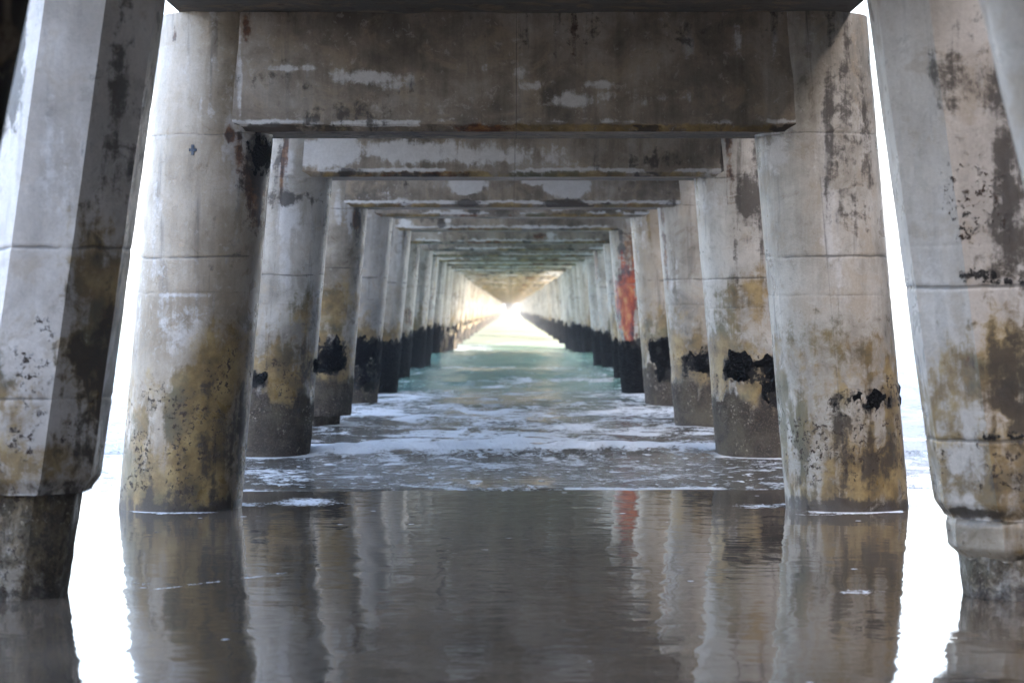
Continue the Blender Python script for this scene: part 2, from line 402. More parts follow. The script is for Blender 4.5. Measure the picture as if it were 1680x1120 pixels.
s_ = k.math('ADD', A, k.math('ADD', k.math('MULTIPLY', k.math('SUBTRACT', big, .5), 1.15), k.math('ADD', k.math('MULTIPLY', k.math('SUBTRACT', .06, ridge), 1.1), k.math('MULTIPLY', k.math('SUBTRACT', fb, .5), .6))))
fk = k.math('MULTIPLY', k.step(k.noise(k.scale(P, 1, .45, 1), 8.5, 4, .6, .4), .585, .64), k.attr('sky_glint'))  # short white dashes: sky glints on the ripples, painted in foam colour
fm = k.math('MAXIMUM', k.step(s_, .46, .60), fk)
mu = k.attr('murk'); mi = k.attr('milky')
c = k.mix(mu, (.095, .088, .075), (.13, .26, .22))
c = k.mix(mi, c, (.19, .21, .155))
c = k.mix(fm, c, k.mix(fb, (.58, .61, .64), (.88, .89, .90)))
rp = k.noise(k.scale(P, 3.0, 5.0, 1), 1.0, 4, .6, .5)
h = k.math('ADD', k.math('MULTIPLY', rp, .6), k.math('MULTIPLY', fm, k.math('ADD', .3, k.math('MULTIPLY', fb, 1.2))))
k.bsdf(c, k.math('ADD', .06, k.math('MULTIPLY', k.math('MAXIMUM', fm, k.math('MULTIPLY', mi, .6)), .6)), h, .045, 1.0, IOR=1.333)
M['sea'] = k.m
xs = sym(np.concatenate([np.arange(0, 7, .06), np.arange(7, 20, .22), np.arange(20, 50, 1.2), np.array([50] + geo(50, EXT, 16))]))
ys = np.concatenate([np.arange(19.2, 21, .02), np.arange(21, 30, .06), np.arange(30, 70, .14), np.arange(70, 120, .5), np.arange(120, 320, 2.2), np.array([320] + geo(320, EXT, 18))])
tag(sheet('sea_water', xs, ys, sea_z, M['sea'], sea_attr), 'grey green sea with foam streaks and painted sky glints washing in between the piles', 'sea', kind='structure')

# added hill, out of view: shades the landward piles, blocks sky behind the camera
k = NB('shade_headland_rock'); P = k.n("ShaderNodeTexCoord").outputs['Object']
c = k.ramp(k.noise(P, .12, 7, .65), [(.35, (.02, .028, .014)), (.5, (.045, .042, .03)), (.65, (.09, .08, .065))])
k.bsdf(c, .9, k.noise(P, .5, 6, .7), .6, 1.0); M['shade_rock'] = k.m
def shade_hill():
    xs = np.concatenate([np.arange(-24, 11, 1.6), np.arange(11, 34, .6), np.arange(34, 150, 5.)]); ys = np.arange(-170, 64, 1.6)
    X, Y = np.meshgrid(xs, ys, indexing='ij')
    n = fbm(X * .06, Y * .06, 0 * X, 71, 5)
    foot = 12.6 + 5 * fbm(Y * .06, 0 * Y, 0 * Y, 73, 3) + 3 * sstep(30, 54, Y) + 20 * sstep(-60, -150, Y)
    prof = np.maximum(sstep(0, 9, X - foot), sstep(-13, -24, Y + 5 * (n - .5)) * sstep(-22, -11, X) * .7)
    top = 36 + 10 * (n - .5) + .04 * (X - 30)
    end = sstep(58, 50, Y + (n - .5) * 5) * sstep(-168, -120, Y) * sstep(149, 120, X)
    Z = -1.2 + top * prof * end + 2.2 * (fbm(X * .3, Y * .3, 0 * X, 75, 3) - .5) * prof * end
    V = np.stack([X, Y, Z], -1).reshape(-1, 3)
    return mesh_obj('shade_headland', V, grid_faces(len(xs), len(ys)), M['shade_rock'])
tag(shade_hill(), 'unseen hill added to shade the landward end of the pier', 'shade_headland', kind='structure')

# ------------------------------------------------------------------ piles
PILE_L = {0: 'thick round concrete pile at the left front with black rust stain under the beam end',
 1: 'round pile behind the left front pile, grey and white above brown barnacled foot',
 2: 'third round pile of the left row, undercut foot below a ragged black patch',
 3: 'fourth round pile of the left row, black mussel band over a brown foot',
 4: 'fifth round pile of the left row, slim and mostly covered by the pile before it',
 5: 'left row pile with orange rust streak and solid black foot',
 6: 'seventh round pile of the left row, just behind the rust streaked one',
 7: 'eighth round pile of the left row, narrow sliver with white lit edge',
 8: 'last shaded pile of the left row before the sunlit ones',
 9: 'first sunlit yellow pile of the left row after the shaded ones',
 10: 'second sunlit yellow pile of the left row',
 11: 'third sunlit pile of the left row'}
PILE_R = {0: 'thick round concrete pile at the right front, ochre stained with small black mussel clump',
 1: 'round pile behind the right front pile with torn black mussel band and brown crusted foot',
 2: 'third round pile of the right row, tan with small black mussel clusters',
 3: 'fourth round pile of the right row with black mussels hanging in a ragged loop',
 4: 'round pile in the right row streaked bright red and orange with rust',
 5: 'slim pile just behind the red rusted pile of the right row',
 6: 'second slim pile behind the red rusted pile of the right row',
 7: 'third pale pile behind the red rusted one in the right row',
 8: 'fourth pale pile behind the red rusted one in the right row',
 9: 'fifth pale pile behind the red rusted one in the right row',
 10: 'sixth pale pile behind the red rusted one in the right row',
 11: 'seventh pale pile behind the red rusted one in the right row'}
GROUP_P = 'round concrete piles carrying the pier'
BL = {('L', 0): [('black', 426, 250, 20, 34, .95), ('rust', 418, 320, 18, 60, .9), ('dark', 424, 262, 22, 50, 1.5), ('dark', 420, 320, 10, 50, .7), ('rust', 410, 300, 20, 70, .8), ('rust', 376, 220, 8, 14, .95), ('rust', 390, 255, 9, 40, .62), ('rust', 398, 60, 9, 40, .6),
   ('rust', 284, 55, 4, 14, .8), ('lime_light', 285, 545, 60, 70, .62), ('lime_light', 270, 440, 70, 30, .4), ('lime_light', 300, 484, 60, 5, .7), ('lime_light', 285, 75, 45, 3, .8), ('lime_light', 290, 110, 30, 40, .45),
   ('algae', 360, 600, 55, 60, .9), ('algae', 330, 690, 45, 50, .9), ('algae', 300, 780, 110, 70, .75), ('dark', 390, 720, 40, 110, .62), ('dark', 330, 640, 40, 22, .45),
   ('speck', 270, 690, 70, 60, 1.2), ('speck', 260, 800, 60, 45, 1.1), ('dark', 380, 400, 50, 80, .35)],
 ('R', 0): [('lime_light', 1275, 252, 26, 40, .8), ('lime_light', 1338, 262, 9, 60, .65), ('lime_light', 1368, 330, 12, 34, .75), ('lime_light', 1334, 80, 16, 60, .35), ('dark', 1390, 190, 60, 160, .62), ('dark', 1400, 330, 50, 60, .5),
   ('algae', 1350, 570, 90, 60, .62), ('algae', 1420, 590, 50, 70, .62), ('algae', 1330, 640, 50, 40, .5), ('algae', 1440, 780, 70, 70, .95), ('dark', 1440, 750, 70, 60, .6),
   ('lime_light', 1315, 575, 18, 40, .6), ('lime_light', 1330, 735, 26, 30, .5), ('speck', 1330, 740, 50, 50, .8), ('dark', 1400, 690, 60, 40, .55), ('speck', 1430, 720, 60, 60, 1.0)],
 ('L', 1): [('lime_light', 475, 360, 30, 60, .95), ('lime_light', 470, 270, 25, 36, .8), ('dark', 470, 325, 50, 16, .85), ('lime_light', 470, 450, 30, 60, .6), ('algae', 500, 500, 30, 60, .6), ('algae', 460, 590, 50, 40, .8), ('dark', 425, 625, 22, 14, 1.1), ('dark', 500, 620, 30, 60, .6)],
 ('R', 1): [('lime_light', 1170, 330, 30, 30, .6), ('dark', 1230, 330, 28, 55, .9), ('algae', 1190, 510, 60, 60, .62), ('lime_light', 1165, 500, 14, 60, .5), ('dark', 1250, 260, 30, 60, .8), ('algae', 1240, 490, 30, 60, .7), ('lime_light', 1150, 660, 10, 50, .8)],
 ('L', 2): [('rust', 583, 360, 5, 18, 1.3), ('algae', 550, 500, 40, 50, .8), ('dark', 590, 370, 20, 40, .5)],
 ('R', 2): [('lime_light', 1085, 420, 10, 60, .6), ('algae', 1110, 530, 30, 50, .55)],
 ('L', 5): [('rust', 655, 440, 7, 40, 1.4), ('rust', 690, 400, 8, 30, 1.0), ('dark', 690, 400, 12, 40, 1.0), ('rust', 668, 520, 8, 30, .6)],
 ('R', 4): [('red', 1026, 480, 18, 60, 1.2), ('red', 1030, 530, 13, 36, 1.0), ('dark', 1020, 408, 6, 9, 1.6), ('dark', 1024, 462, 9, 22, 1.5), ('rust', 1030, 415, 14, 40, .8), ('rust', 1036, 440, 6, 70, .8), ('lime_light', 1008, 470, 5, 80, .5)],
 ('L', 9): [('rust', 748, 460, 4, 25, .5)], ('R', 6): [('rust', 978, 440, 4, 40, 1.0)]}
def mfun(j, side, patchy=.0):
    zj = .16 * (((j * 53 + (side == 'R') * 29) % 17) / 17 - .5)
    zt = zj + {0: .86, 1: .92, 2: 1.02, 3: .98}.get(j, .86)
    def f(TH, Z, n, n2):
        u = np.sin(TH); front = np.cos(TH)
        if (j, side) == (0, 'L'): return 0 * Z
        if (j, side) == (0, 'R'):
            q = sstep(.75, .2, np.abs(u - .25)) * sstep(.13, .03, np.abs(Z - .78 - .04 * u)) * .62 + sstep(.80, .97, u) * sstep(.16, .05, np.abs(Z - .83)) * .75
            return q * (.6 + .9 * n2)
        if (j, side) == (1, 'R'):
            c0 = .93 - .10 * u; q = sstep(-.95, -.55, u + (n - .5) * .5) * sstep(.21, .08, np.abs(Z - c0 + .07 + (n2 - .5) * .2))
            q2 = sstep(-.1, .1, u) * sstep(.22, .1, np.abs(Z - .62 + (n - .5) * .3)) * .8
            return np.maximum(q, q2) * (.7 + .7 * n2)
        if (j, side) == (1, 'L'):
            q = sstep(.3, .05, np.abs(u + .15)) * sstep(.13, .04, np.abs(Z - .80 + (n - .5) * .3)); q = np.maximum(q, sstep(.9, 1, u) * sstep(.1, .03, np.abs(Z - .9)))
            return q * (.7 + .9 * n2)
        if j == 2:
            if side == 'L': q = sstep(.62, .74, Z + (n - .5) * .25) * sstep(1.12, .98, Z + (n2 - .5) * .35) * sstep(.95, .7, u)
            else: q = sstep(.62, .75, Z + (n - .5) * .3) * sstep(1.05, .9, Z + (n2 - .5) * .3) * sstep(-1.0, -.4, u + (n2 - .5)) * .9
            return q * (.75 + .6 * n2)
        if j == 3:
            lo = .28 if side == 'L' else .34
            q = sstep(lo, lo + .12, Z + (n - .5) * .35) * sstep(1.1, .98, Z + (n2 - .5) * .3)
            if side == 'R': q = q * sstep(-1.0, -.6, u + (n2 - .5) * .6)
            return q * (.8 + .5 * n2)
        q = sstep(zt + .14, zt, Z + (n2 - .5) * .45 + (n - .5) * .2)
        return q * (1.0 + .3 * n2) - patchy * sstep(.42, .6, n2)
    return f

def islands(V, Fq, least=30):
    lab = np.arange(len(V))
    while True:
        mn = lab[Fq].min(1); new = lab.copy()
        for c_ in range(4): np.minimum.at(new, Fq[:, c_], mn)
        new = new[new]
        if (new == lab).all(): break
        lab = new
    fl = lab[Fq[:, 0]]; out = []
    ids, cnt = np.unique(fl, return_counts=True)
    for i_ in ids[np.argsort(-cnt)][:5]:
        sel = Fq[fl == i_]
        if len(sel) < least and out: continue
        u_ = np.unique(sel); rm = np.zeros(len(V), int); rm[u_] = np.arange(len(u_)); out.append((V[u_], rm[sel]))
    return out
def add_pile(j, side, nth, nz, far_of=None):
    xb, lean = (XL, LEAN) if side == 'L' else (XR, -LEAN)
    rj = random.Random(j * 2 + (side == 'R') + 11)
    dx = {(4, 'R'): -.11, (5, 'R'): .03}.get((j, side), 0 if j < 3 else rj.uniform(-.05, .05))
    seed = j * 7 + (3 if side == 'R' else 0) + 1
    if far_of is None:
        jz = 1.85 + rj.uniform(-.12, .12)
        joints = [(jz, 1.0), (2.72 + rj.uniform(-.04, .04), .7), (jz - .3 + rj.uniform(-.05, .05), .55)]
        zlo = -.5 if (j, side) != (2, 'L') else .16
        zs = np.unique(np.concatenate([np.linspace(zlo, ZTOP, nz), *[np.linspace(a - .05, a + .05, 11 if j < 3 else 3) for a, _ in joints]]))
        V, Fq, at = pile_geo(nth, zs, seed, lean, xb + dx, max(j, 0), side, BL.get((side, j), ()), joints)
        if j >= 9:
            at['algae'] = at['algae'] * .7
        o = mesh_obj('concrete_pile', V, Fq, M['concrete'], attrs=at, loc=(xb + dx, by(j), 0))
        if (j, side) != (0, 'L'):
            pt = 1.5 if (j >= 9 and side == 'L') else 0.0
            zr = {0: (.55, 1.1), 1: (.3, 1.25)}.get(j, (-.3 if j > 2 else .3, 1.4))
            mv, mf = mussels_geo(nth if j > 2 else 160, zr[0], zr[1], 90 if j < 6 else 36, seed + 90, lean, mfun(j, side, pt), mw=.62 if j < 3 else .75 if j == 3 else 1.0)
            for cv, cf in islands(mv, mf): mesh_obj('mussel_crust', cv, cf, M['mussel'], parent=o)
        if (j, side) == (2, 'L'):                # eroded core showing under the broken foot
            zs2 = np.linspace(-.4, .19, 20)
            V, Fq, at = pile_geo(64, zs2, 77, lean, xb, 2, side, (), (), rad=.33, chips=.02)
            at['crust'] = at['crust'] * 0 + 1
            mesh_obj('eroded_core', V, Fq, M['concrete'], parent=o, attrs=at)
    else:
        o = far_of.copy(); COL.objects.link(o); o.location = (xb + dx, by(j), 0)
        for ch in far_of.children:
            c_ = ch.copy(); COL.objects.link(c_); c_.parent = o
        o.rotation_euler = (0, 0, 0)
    if j >= 3: o.rotation_euler = (rj.uniform(-.004, .004), rj.uniform(-.009, .009), 0)
    lab = (PILE_L if side == 'L' else PILE_R).get(j)
    if not lab:
        lab = 'far sunlit pile deep in the left row, yellowish above a pink mottled foot' if side == 'L' else 'far pale pile deep in the right row above a dark blue mussel foot'
    tag(o, lab, 'pile', GROUP_P)
    return o

protos = {'L': [], 'R': []}
NB_ = 94
for j in range(NB_):
    for side in 'LR':
        if j < 3: add_pile(j, side, 160, 190)
        elif j < 6: add_pile(j, side, 96, 120)
        elif j < 13:
            o = add_pile(j, side, 48, 60)
            if j >= 9: protos[side].append(o)
        else: add_pile(j, side, 0, 0, protos[side][(j * 5 + j // 4) % len(protos[side])])

# small painted cross on the left front pile
def on_pile(px, py, j=0, xb=XL, lean=LEAN):
    d = by(j) - RAD; z = px2z(py, d); x = px2x(px, d)
    u = (x - xb - lean * z) / RAD
    return u * RAD + lean * z, -math.sqrt(max(0, 1 - u * u)) * RAD, z
L0 = [o for o in COL.objects if o.name.startswith('concrete_pile') and abs(o.location.y - 18) < .1 and o.location.x < 0][0]
bm = bmesh.new()
for (w_, h_) in ((.020, .075), (.055, .018)):
    x, y, z = on_pile(316, 246)
    ang = math.asin((x - LEAN * z) / RAD)
    r = bmesh.ops.create_cube(bm, size=1.0)
    for v in r['verts']:
        a, dd, hh = v.co.x * w_, v.co.y * (.008 if w_ < .03 else .0095), v.co.z * h_
        v.co = (x + a * math.cos(ang) - dd * math.sin(ang), y + a * math.sin(ang) + dd * math.cos(ang) - .0015, z + hh)
me = bpy.data.meshes.new('survey_mark'); bm.to_mesh(me); bm.free(); me.materials.append(M['mark'])
o = bpy.data.objects.new('survey_mark', me); COL.objects.link(o); o.parent = L0

# ------------------------------------------------------------------ near octagonal piles
def oct_geo(w_flat, zs, lean, side, seed, blobs=(), joints=(), xb=0, chips=.004, taper=None, roundness=0.0, ns=14):
    """octagon with flat faces towards +-x and +-y; every face subdivided; hard edges from split vertices"""
    Rc = w_flat / 2 / math.cos(math.pi / 8)
    V, Fc, at = [], [], {a: [] for a in LAYERS}
    off = 0
    for f in range(8):
        a0, a1 = -math.pi / 8 + f * math.pi / 4, math.pi / 8 + f * math.pi / 4
        t = np.linspace(0, 1, ns)
        X = Rc * (math.sin(a0) * (1 - t) + math.sin(a1) * t); Y = -Rc * (math.cos(a0) * (1 - t) + math.cos(a1) * t)
        rr = np.hypot(X, Y); fl = (1 - roundness) + roundness * (w_flat / 2 * 1.03) / rr
        X, Y = X * fl, Y * fl
        Xg, Zg = np.meshgrid(X, zs, indexing='ij'); Yg, _ = np.meshgrid(Y, zs, indexing='ij')
        tap = taper(Zg) if taper else 1.0
        TH = np.arctan2(Xg, -Yg)
        m = pile_masks(TH, Zg, xb + lean * Zg + Xg, seed, -1, side, blobs, joints, generic=.75)
        dsp = 1 + (chips * 2 * (fbm(Xg * 8, Yg * 8, Zg * 5, seed + 3) - .5) - .004 * m['joint']) / (w_flat / 2)
        V.append(np.stack([lean * Zg + Xg * tap * dsp, Yg * tap * dsp, Zg], -1).reshape(-1, 3))
        Fc.append(grid_faces(ns, len(zs)) + off); off += ns * len(zs)
        for a in LAYERS: at[a].append(m[a].reshape(-1))
    # underside / top caps as a fan of quads (ring to centre)
    for zi in (0, -1):
        ring = [b * ns * len(zs) + t_ * len(zs) + (0 if zi == 0 else len(zs) - 1) for b in range(8) for t_ in range(ns - 1)]
        allV = np.concatenate(V); cpt = allV[ring].mean(0)
        V.append(cpt[None]); ci = off; off += 1
        for a in LAYERS: at[a].append(np.array([.9 if a == 'dark' else 0.]))
        n_ = len(ring)
        Fc.append(np.array([[ring[q], ring[(q + 1) % n_], ring[(q + 2) % n_], ci] for q in range(0, n_ - n_ % 2, 2)]))
    return np.concatenate(V), np.concatenate(Fc), {a: np.concatenate(v) for a, v in at.items()}
OY = 12.5
for side in 'LR':
    xb, lean = (-2.575, .136) if side == 'L' else (2.64, -.135)
    WF = .735 if side == 'L' else .76
    name = 'octagonal_pile'
    e = bpy.data.objects.new(name, None); COL.objects.link(e); e.location = (xb, OY, 0); e.empty_display_size = .3
    tag(e, 'nearest pile on the left, octagonal with pale front face and dark inner face' if side == 'L' else
        'nearest pile on the right, octagonal with black stained joints and broken collar above its foot', 'pile', 'octagonal piles nearest the camera')
    zb = .53 if side == 'L' else .40
    if side == 'L':
        bl = [('dark', 190, 250, 60, 300, .62), ('algae', 170, 560, 70, 240, 1.0), ('dark', 150, 640, 60, 160, .75), ('lime_light', 110, 300, 60, 220, .55), ('lime_light', 60, 560, 50, 60, .45), ('lime_light', 195, 150, 16, 110, .55), ('algae', 160, 520, 45, 110, .7), ('algae', 40, 760, 120, 50, .6), ('dark', 160, 720, 50, 60, .5), ('speck', 50, 580, 30, 60, .9), ('rust', 42, 560, 14, 40, .5), ('dark', -10, 60, 40, 120, 1.4), ('speck', 60, 720, 60, 40, .8)]  # tall dark and algae blobs: shade of the inner facet painted over dirt
        jn = [(px2z(404, 12.07), 1.2), (px2z(655, 12.07), 1.0), (px2z(165, 12.07), .4)]
    else:
        bl = [('dark', 1650, 260, 75, 340, .66), ('dark', 1670, 620, 60, 160, .7), ('lime_light', 1530, 480, 45, 90, .6), ('lime_light', 1490, 150, 40, 160, .3), ('algae', 1600, 610, 60, 70, .75), ('rust', 1590, 600, 40, 40, .35), ('black', 1590, 355, 22, 30, .55), ('speck', 1600, 340, 50, 70, 1.2), ('black', 1600, 452, 34, 14, .62), ('black', 1650, 462, 50, 7, .6), ('dark', 1600, 120, 70, 110, .5),  # tall dark blobs also paint shade onto the front facet
              ('algae', 1660, 600, 60, 160, .8), ('dark', 1660, 560, 40, 140, .5), ('black', 1650, 716, 60, 7, .6), ('algae', 1600, 790, 100, 50, .6), ('dark', 1600, 846, 90, 10, 1.0)]  # tall algae and dark blobs: facet shade painted over dirt
        jn = [(px2z(470, 12.07), 1.3), (px2z(400, 12.07), .3), (px2z(726, 12.07), 1.3)]
    zs = np.unique(np.concatenate([[zb], np.linspace(zb, ZTOP, 150), np.linspace(zb, zb + .1, 12), *[np.linspace(a - .05, a + .05, 11) for a, _ in jn]]))
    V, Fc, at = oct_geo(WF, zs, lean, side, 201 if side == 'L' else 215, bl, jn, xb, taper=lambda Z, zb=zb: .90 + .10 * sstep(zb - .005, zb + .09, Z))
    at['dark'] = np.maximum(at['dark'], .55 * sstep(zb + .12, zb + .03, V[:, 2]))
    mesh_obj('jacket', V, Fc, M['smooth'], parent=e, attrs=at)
    V, Fc, at = oct_geo(WF - .15, np.linspace(-.5, zb + .05, 60), lean, side, 230 if side == 'L' else 244, (), (), xb, chips=.014, roundness=.55)
    at['crust'] = np.maximum(at['crust'], .55); at['dark'] = np.maximum(at['dark'], .35)
    mesh_obj('foot', V, Fc, M['concrete'], parent=e, attrs=at)
    if side == 'R':
        zs = np.linspace(.19, .42, 34)
        V, Fc, at = oct_geo(WF - .075, zs, lean, side, 260, (), (), xb, chips=.016, roundness=.4,
                            taper=lambda Z: 1.0 - .13 * sstep(.26, .19, Z) - .05 * sstep(.36, .42, Z))
        at['dark'] = np.maximum(at['dark'], .5 * sstep(.26, .2, V[:, 2])); at['algae'] = at['algae'] * .5
        mesh_obj('broken_collar', V, Fc, M['concrete'], parent=e, attrs=at)

# ------------------------------------------------------------------ cap beams
BEAM_T, BEAM_H = .82, .865
def beam_geo(j, nx, nzf, seed, blobs=(), zb=2.743, T=BEAM_T, x0=XL + .21, x1=XR - .21, top=ZTOP - .003):
    H = top - zb; ch = .05
    # closed profile, counter-clockwise seen from +x : front-bottom chamfer ... (y, z)
    prof = []
    fy, by_ = -T / 2, T / 2
    prof += [(fy, z) for z in np.linspace(top, zb + ch, nzf)]
    prof += [(fy + ch * t, zb + ch * (1 - t)) for t in np.linspace(0, 1, 5)[1:]]
    prof += [(y, zb) for y in np.linspace(fy + ch, by_ - ch, 12)[1:]]
    prof += [(by_ - ch * (1 - t), zb + ch * t) for t in np.linspace(0, 1, 4)[1:]]
    prof += [(by_, z) for z in np.linspace(zb + ch, top, max(4, nzf // 4))[1:]]
    prof += [(y, top) for y in np.linspace(by_, fy, 6)[1:-1]]
    prof = np.array(prof); npf = len(prof)
    xs = np.linspace(x0, x1, nx); xj = .04
    xs = np.unique(np.concatenate([xs, np.linspace(xj - .02, xj + .02, 9)])); nx = len(xs)
    XX = np.repeat(xs[:, None], npf, 1); YY = np.repeat(prof[None, :, 0], nx, 0).copy(); ZZ = np.repeat(prof[None, :, 1], nx, 0).copy()
    n = fbm(XX * .9 + seed, YY, ZZ * 2.2, seed); n2 = fbm(XX * 2.2 + seed, YY * 2, ZZ * 4.5, seed + 3); n3 = fbm(XX * 9, YY * 9, ZZ * 9, seed + 5)
    m = {a: np.zeros_like(XX) for a in LAYERS}
    hf = (ZZ - zb) / H
    m['dark'] = .42 * sstep(.48, .7, n) + .25 * sstep(.75, 1.0, hf)
    m['lime_light'] = .5 * sstep(.55, .7, n2) * sstep(.5, .62, fbm(XX * .6, YY, ZZ * 1.5, seed + 8))
    lip = sstep(zb + .075, zb + .03, ZZ) * sstep(-T / 2 + .09, -T / 2 + .05, YY)
    m['algae'] = np.maximum(0, lip * sstep(.3, .5, fbm(XX * 1.5, 0 * XX, ZZ * 0, seed + 11)) * .75)
    m['lime_light'] = np.maximum(m['lime_light'], .95 * sstep(zb + .10, zb + .07, ZZ) * sstep(zb + .02, zb + .04, ZZ) * sstep(.32, .50, fbm(XX * 2, 0 * XX, ZZ * 9, seed + 12)) * (YY < 0))  # lip highlight: light thrown up from the water, painted into the colour
    m['rust'] = lip * sstep(.60, .74, fbm(XX * 1.4, 0 * XX, 0 * XX, seed + 13)) * .6
    m['dark'] = np.maximum(m['dark'], lip * sstep(.62, .72, fbm(XX * 3, 0 * XX, ZZ * 8, seed + 14)) * 1.0)
    d = by(j) - T / 2
    front = YY < -T / 2 + .06
    for (lay, px, py, rx, ry, st) in blobs:
        q = ((XX - px2x(px, d)) / (rx * d / F)) ** 2 + ((ZZ - px2z(py, d)) / (ry * d / F)) ** 2
        q = q * (.3 + .8 * n2 + .8 * fbm(XX * 7, YY, ZZ * 12, seed + 21, 3))
        m[lay] = np.maximum(m[lay], front * st * np.exp(-q * .9))
        if lay == 'lime_light' and st >= .8: m['dark'] = m['dark'] * (1 - front * np.exp(-q * .6))
    m['joint'] = .75 * np.exp(-((XX - xj) / .006) ** 2)
    # chips along the lower edge and a slightly uneven face
    e = lip * (.02 * sstep(.55, .75, n3) + .03 * sstep(.62, .75, n2))
    YY = YY + np.where(YY < 0, 1, -1) * (.008 * (n2 - .5)) * (np.abs(YY) > T / 2 - .06) + e
    ZZ = ZZ + .012 * lip * (n3 - .5) + np.where(hf < .05, .006 * (n - .5), 0)
    V = np.stack([XX, YY, ZZ], -1).reshape(-1, 3)
    i, q = np.meshgrid(np.arange(nx - 1), np.arange(npf), indexing='ij'); q2 = (q + 1) % npf
    Fq = np.stack([i * npf + q, i * npf + q2, (i + 1) * npf + q2, (i + 1) * npf + q], -1).reshape(-1, 4)
    return V, Fq, {a: v.reshape(-1) for a, v in m.items()}
BB = {0: [('lime_light', 600, 128, 75, 14, .85), ('lime_light', 480, 112, 45, 6, .8), ('lime_light', 640, 140, 40, 10, .6), ('lime_light', 830, 118, 60, 12, .5), ('lime_light', 880, 140, 30, 10, .6), ('lime_light', 935, 165, 50, 14, .8), ('lime_light', 985, 140, 40, 8, .7), ('lime_light', 1050, 160, 90, 14, .6),
   ('lime_light', 1212, 62, 11, 28, .95), ('lime_light', 1130, 75, 14, 30, .5), ('lime_light', 1272, 80, 9, 34, .4), ('rust', 945, 70, 16, 50, .42), ('rust', 795, 211, 60, 9, 1.0), ('rust', 404, 45, 8, 26, .9), ('lime_light', 394, 120, 6, 110, .75), ('dark', 1310, 120, 4, 120, 1.2), ('lime_light', 1190, 205, 50, 8, .6), ('dark', 1050, 60, 260, 40, .4)],
 1: [('lime_light', 545, 250, 60, 24, 1.6), ('lime_light', 660, 250, 120, 20, 1.2), ('lime_light', 800, 255, 130, 20, .9), ('lime_light', 900, 260, 60, 20, .55), ('lime_light', 1150, 286, 50, 7, .9), ('dark', 1080, 265, 110, 22, .6), ('dark', 575, 283, 40, 8, 1.0), ('dark', 1186, 250, 4, 60, 1.2)],
 2: [('lime_light', 766, 303, 25, 15, 3.0), ('lime_light', 930, 303, 30, 17, 3.0), ('lime_light', 880, 298, 26, 6, 1.5), ('dark', 766, 333, 28, 7, 1.3), ('dark', 925, 335, 32, 8, 1.3)],  # pale patches, each with a darker one just below
 3: [('lime_light', 748, 344, 14, 5, 1.2), ('lime_light', 910, 342, 24, 5, 1.1), ('dark', 775, 346, 18, 6, 1.0)],
 4: [('lime_light', 665, 365, 10, 8, 1.0), ('lime_light', 735, 362, 5, 5, 1.0), ('lime_light', 810, 374, 14, 4, .8)],
 5: [('rust', 884, 388, 10, 6, 1.0), ('lime_light', 905, 386, 8, 6, .9)], 7: [('rust', 865, 433, 16, 3, 1.4)]}
BEAM_LAB = {0: 'broad dark cap beam across the front piles with pale smears and yellow lower lip',
 1: 'second cap beam, whitened along its left half, framed under the front beam',
 2: 'third cap beam with two pale hanging patches near its middle',
 3: 'fourth cap beam, a thin strip just below the one with two pale patches',
 4: 'fifth cap beam with a white splash at its left end',
 5: 'sixth cap beam with a small rusty stain right of centre',
 6: 'seventh cap beam, plain grey between the rusty spotted ones',
 7: 'eighth cap beam with orange rust along its lower edge',
 8: 'last shaded cap beam before the yellow lit ones',
 9: 'first cap beam lit yellow from the sunlit water',
 10: 'second cap beam lit yellow from the sunlit water'}
GB = 'concrete cap beams between the piles'
bp = []
for j in range(NB_):
    zb = 2.743 + {2: -.045, 3: .065, 4: .06}.get(j, 0)
    if j < 13:
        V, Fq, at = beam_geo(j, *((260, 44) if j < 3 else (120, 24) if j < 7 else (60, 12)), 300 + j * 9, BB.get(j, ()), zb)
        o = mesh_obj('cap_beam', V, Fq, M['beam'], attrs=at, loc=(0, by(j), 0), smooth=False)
        if j >= 9: bp.append(o)
    else:
        o = bp[(j * 3 + j // 5) % len(bp)].copy(); COL.objects.link(o); o.location = (0, by(j), 0)
    tag(o, BEAM_LAB.get(j, 'distant pale cap beam close above the far end of the pier'), 'beam', GB)
# shallow headstock over the octagonal pair (above the picture)
V, Fq, at = beam_geo(0, 60, 10, 290, (), 3.15, .7, -2.35, 2.45)
tag(mesh_obj('cap_beam', V, Fq, M['beam'], attrs=at, loc=(0, OY, 0), smooth=False), 'shallow headstock beam resting on the two octagonal piles', 'beam', GB)

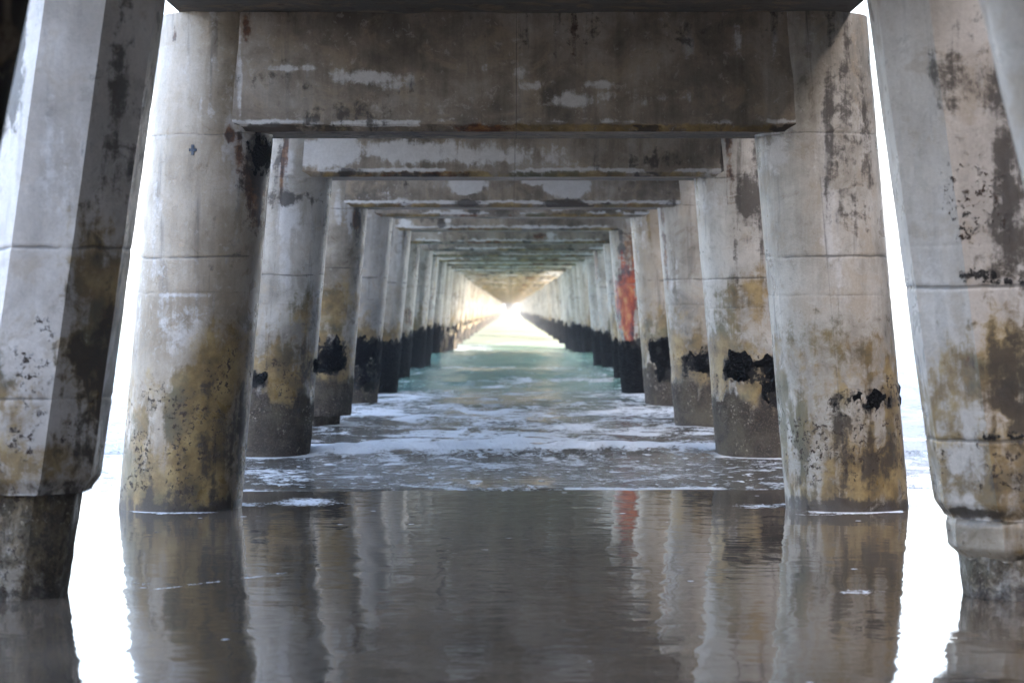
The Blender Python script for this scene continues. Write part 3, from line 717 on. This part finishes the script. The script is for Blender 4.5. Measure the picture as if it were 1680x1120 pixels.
# ------------------------------------------------------------------ deck
def box_sheet(name, x0, x1, y0, y1, z0, z1, nx, ny, mat, parent=None, rough=.02, seed=1):
    xs, ys = np.linspace(x0, x1, nx), np.linspace(y0, y1, ny)
    if ny > 500: ys = np.concatenate([np.arange(y0, 24, .10), np.linspace(24, y1, 500)]); ny = len(ys)
    prof = [(x, z0) for x in xs] + [(x1, z0 + (z1 - z0) * t) for t in (.33, .66)] + [(x, z1) for x in xs[::-1]] + [(x0, z1 - (z1 - z0) * t) for t in (.33, .66)]
    prof = np.array(prof); n = len(prof)
    YY = np.repeat(ys[:, None], n, 1); XX = np.repeat(prof[None, :, 0], ny, 0); ZZ = np.repeat(prof[None, :, 1], ny, 0)
    nn = fbm(XX * 2.5, YY * 2.5, ZZ, seed, 5)
    low = ZZ < z0 + 1e-4
    ZZ = ZZ + np.where(low, rough * (nn - .62) * sstep(0, .2, np.minimum(XX - x0, x1 - XX)), 0)
    V = np.stack([XX, YY, ZZ], -1).reshape(-1, 3)
    i, q = np.meshgrid(np.arange(ny - 1), np.arange(n), indexing='ij'); q2 = (q + 1) % n
    Fq = np.stack([i * n + q, (i + 1) * n + q, (i + 1) * n + q2, i * n + q2], -1).reshape(-1, 4)
    caps = []
    for r_ in (0, ny - 1):
        for a in range(nx - 1): caps.append([r_ * n + a, r_ * n + a + 1, r_ * n + (2 * nx + 2 - a - 1) - 0, r_ * n + (2 * nx + 2 - a - 1) - 0 + (1 if a == 0 else 0)] if False else [r_ * n + a, r_ * n + a + 1, r_ * n + (nx + 2 + nx - 1 - (a + 1)), r_ * n + (nx + 2 + nx - 1 - a)])
    return mesh_obj(name, V, np.concatenate([Fq, np.array(caps)]), mat, parent, smooth=False)
YEND = by(NB_ - 1) + 1.2
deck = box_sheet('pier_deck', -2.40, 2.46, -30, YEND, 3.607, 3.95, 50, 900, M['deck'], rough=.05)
tag(deck, 'dark underside of the pier deck resting on the cap beams', 'deck')
for x0, x1 in ((-2.38, -2.16), (2.22, 2.44)):
    box_sheet('kerb', x0, x1, -29.9, YEND - .1, 3.952, 4.2, 2, 120, M['deck'], parent=deck)

# pier head closing the far end
k = NB('pier_head_concrete'); P = k.n("ShaderNodeTexCoord").outputs['Object']
k.bsdf(k.ramp(k.noise(P, .6, 5, .6), [(.35, (.10, .10, .11)), (.65, (.20, .19, .19))]), .8); M['head'] = k.m
bm = bmesh.new()
def bx(x0, x1, y0, y1, z0, z1):
    r = bmesh.ops.create_cube(bm, size=1)
    for v in r['verts']: v.co = ((x0 + x1) / 2 + v.co.x * (x1 - x0), (y0 + y1) / 2 + v.co.y * (y1 - y0), (z0 + z1) / 2 + v.co.z * (z1 - z0))
bx(-1.35, 1.35, 0, 3, -1, 3.3); bx(-3.2, 3.2, -.2, 4, 3.302, 3.95); bx(-1.6, 1.6, -.5, 3.4, -1, .35)
me = bpy.data.meshes.new('landing_block'); bm.to_mesh(me); bm.free(); me.materials.append(M['head'])
o = bpy.data.objects.new('landing_block', me); COL.objects.link(o); o.location = (0, YEND + .4, 0)
tag(o, 'grey block closing the far end of the pier over the water', 'landing')

# ------------------------------------------------------------------ sea air
bm = bmesh.new(); bx(-2700, 2700, -2700, 2700, -5, 75)
me = bpy.data.meshes.new('haze'); bm.to_mesh(me); bm.free()
hm = bpy.data.materials.new('sea_haze'); hm.use_nodes = True; t = hm.node_tree; t.nodes.clear()
ou = t.nodes.new("ShaderNodeOutputMaterial"); pv = t.nodes.new("ShaderNodeVolumePrincipled")
pv.inputs['Color'].default_value = (.96, .98, 1, 1); pv.inputs['Density'].default_value = .0009; pv.inputs['Anisotropy'].default_value = .2
t.links.new(pv.outputs[0], ou.inputs['Volume']); me.materials.append(hm)
o = bpy.data.objects.new('haze', me); COL.objects.link(o)
tag(o, 'pale sea haze filling the air along the pier', 'haze', kind='stuff')

# pair of raking struts nearest the camera, only their upper ends in the picture
def strut(xb, lean, mat, seed, label):
    zs = np.linspace(-.6, 3.6, 60); th = np.linspace(0, 2 * np.pi, 48, endpoint=False)
    TH, Z = np.meshgrid(th, zs, indexing='ij'); cx, cy_ = np.sin(TH), -np.cos(TH)
    r_ = .25 + .012 * (fbm(cx * 4, cy_ * 4, Z * 4, seed) - .5)
    V = np.stack([lean * Z + r_ * cx, r_ * cy_, Z], -1).reshape(-1, 3)
    tag(mesh_obj('raking_strut', V, grid_faces(48, 60, True), mat, loc=(xb, 8.5, 0)), label, 'strut', 'raking struts nearest the camera')
strut(-2.44, .20, M['deck'], 404, 'raking strut painted black as unlit, cutting the top left corner before the octagonal pile')  # unlit side put into the colour: near-black, unlike its pale twin
strut(2.50, -.242, M['smooth'], 405, 'pale raking strut cutting the top right corner before the octagonal pile')
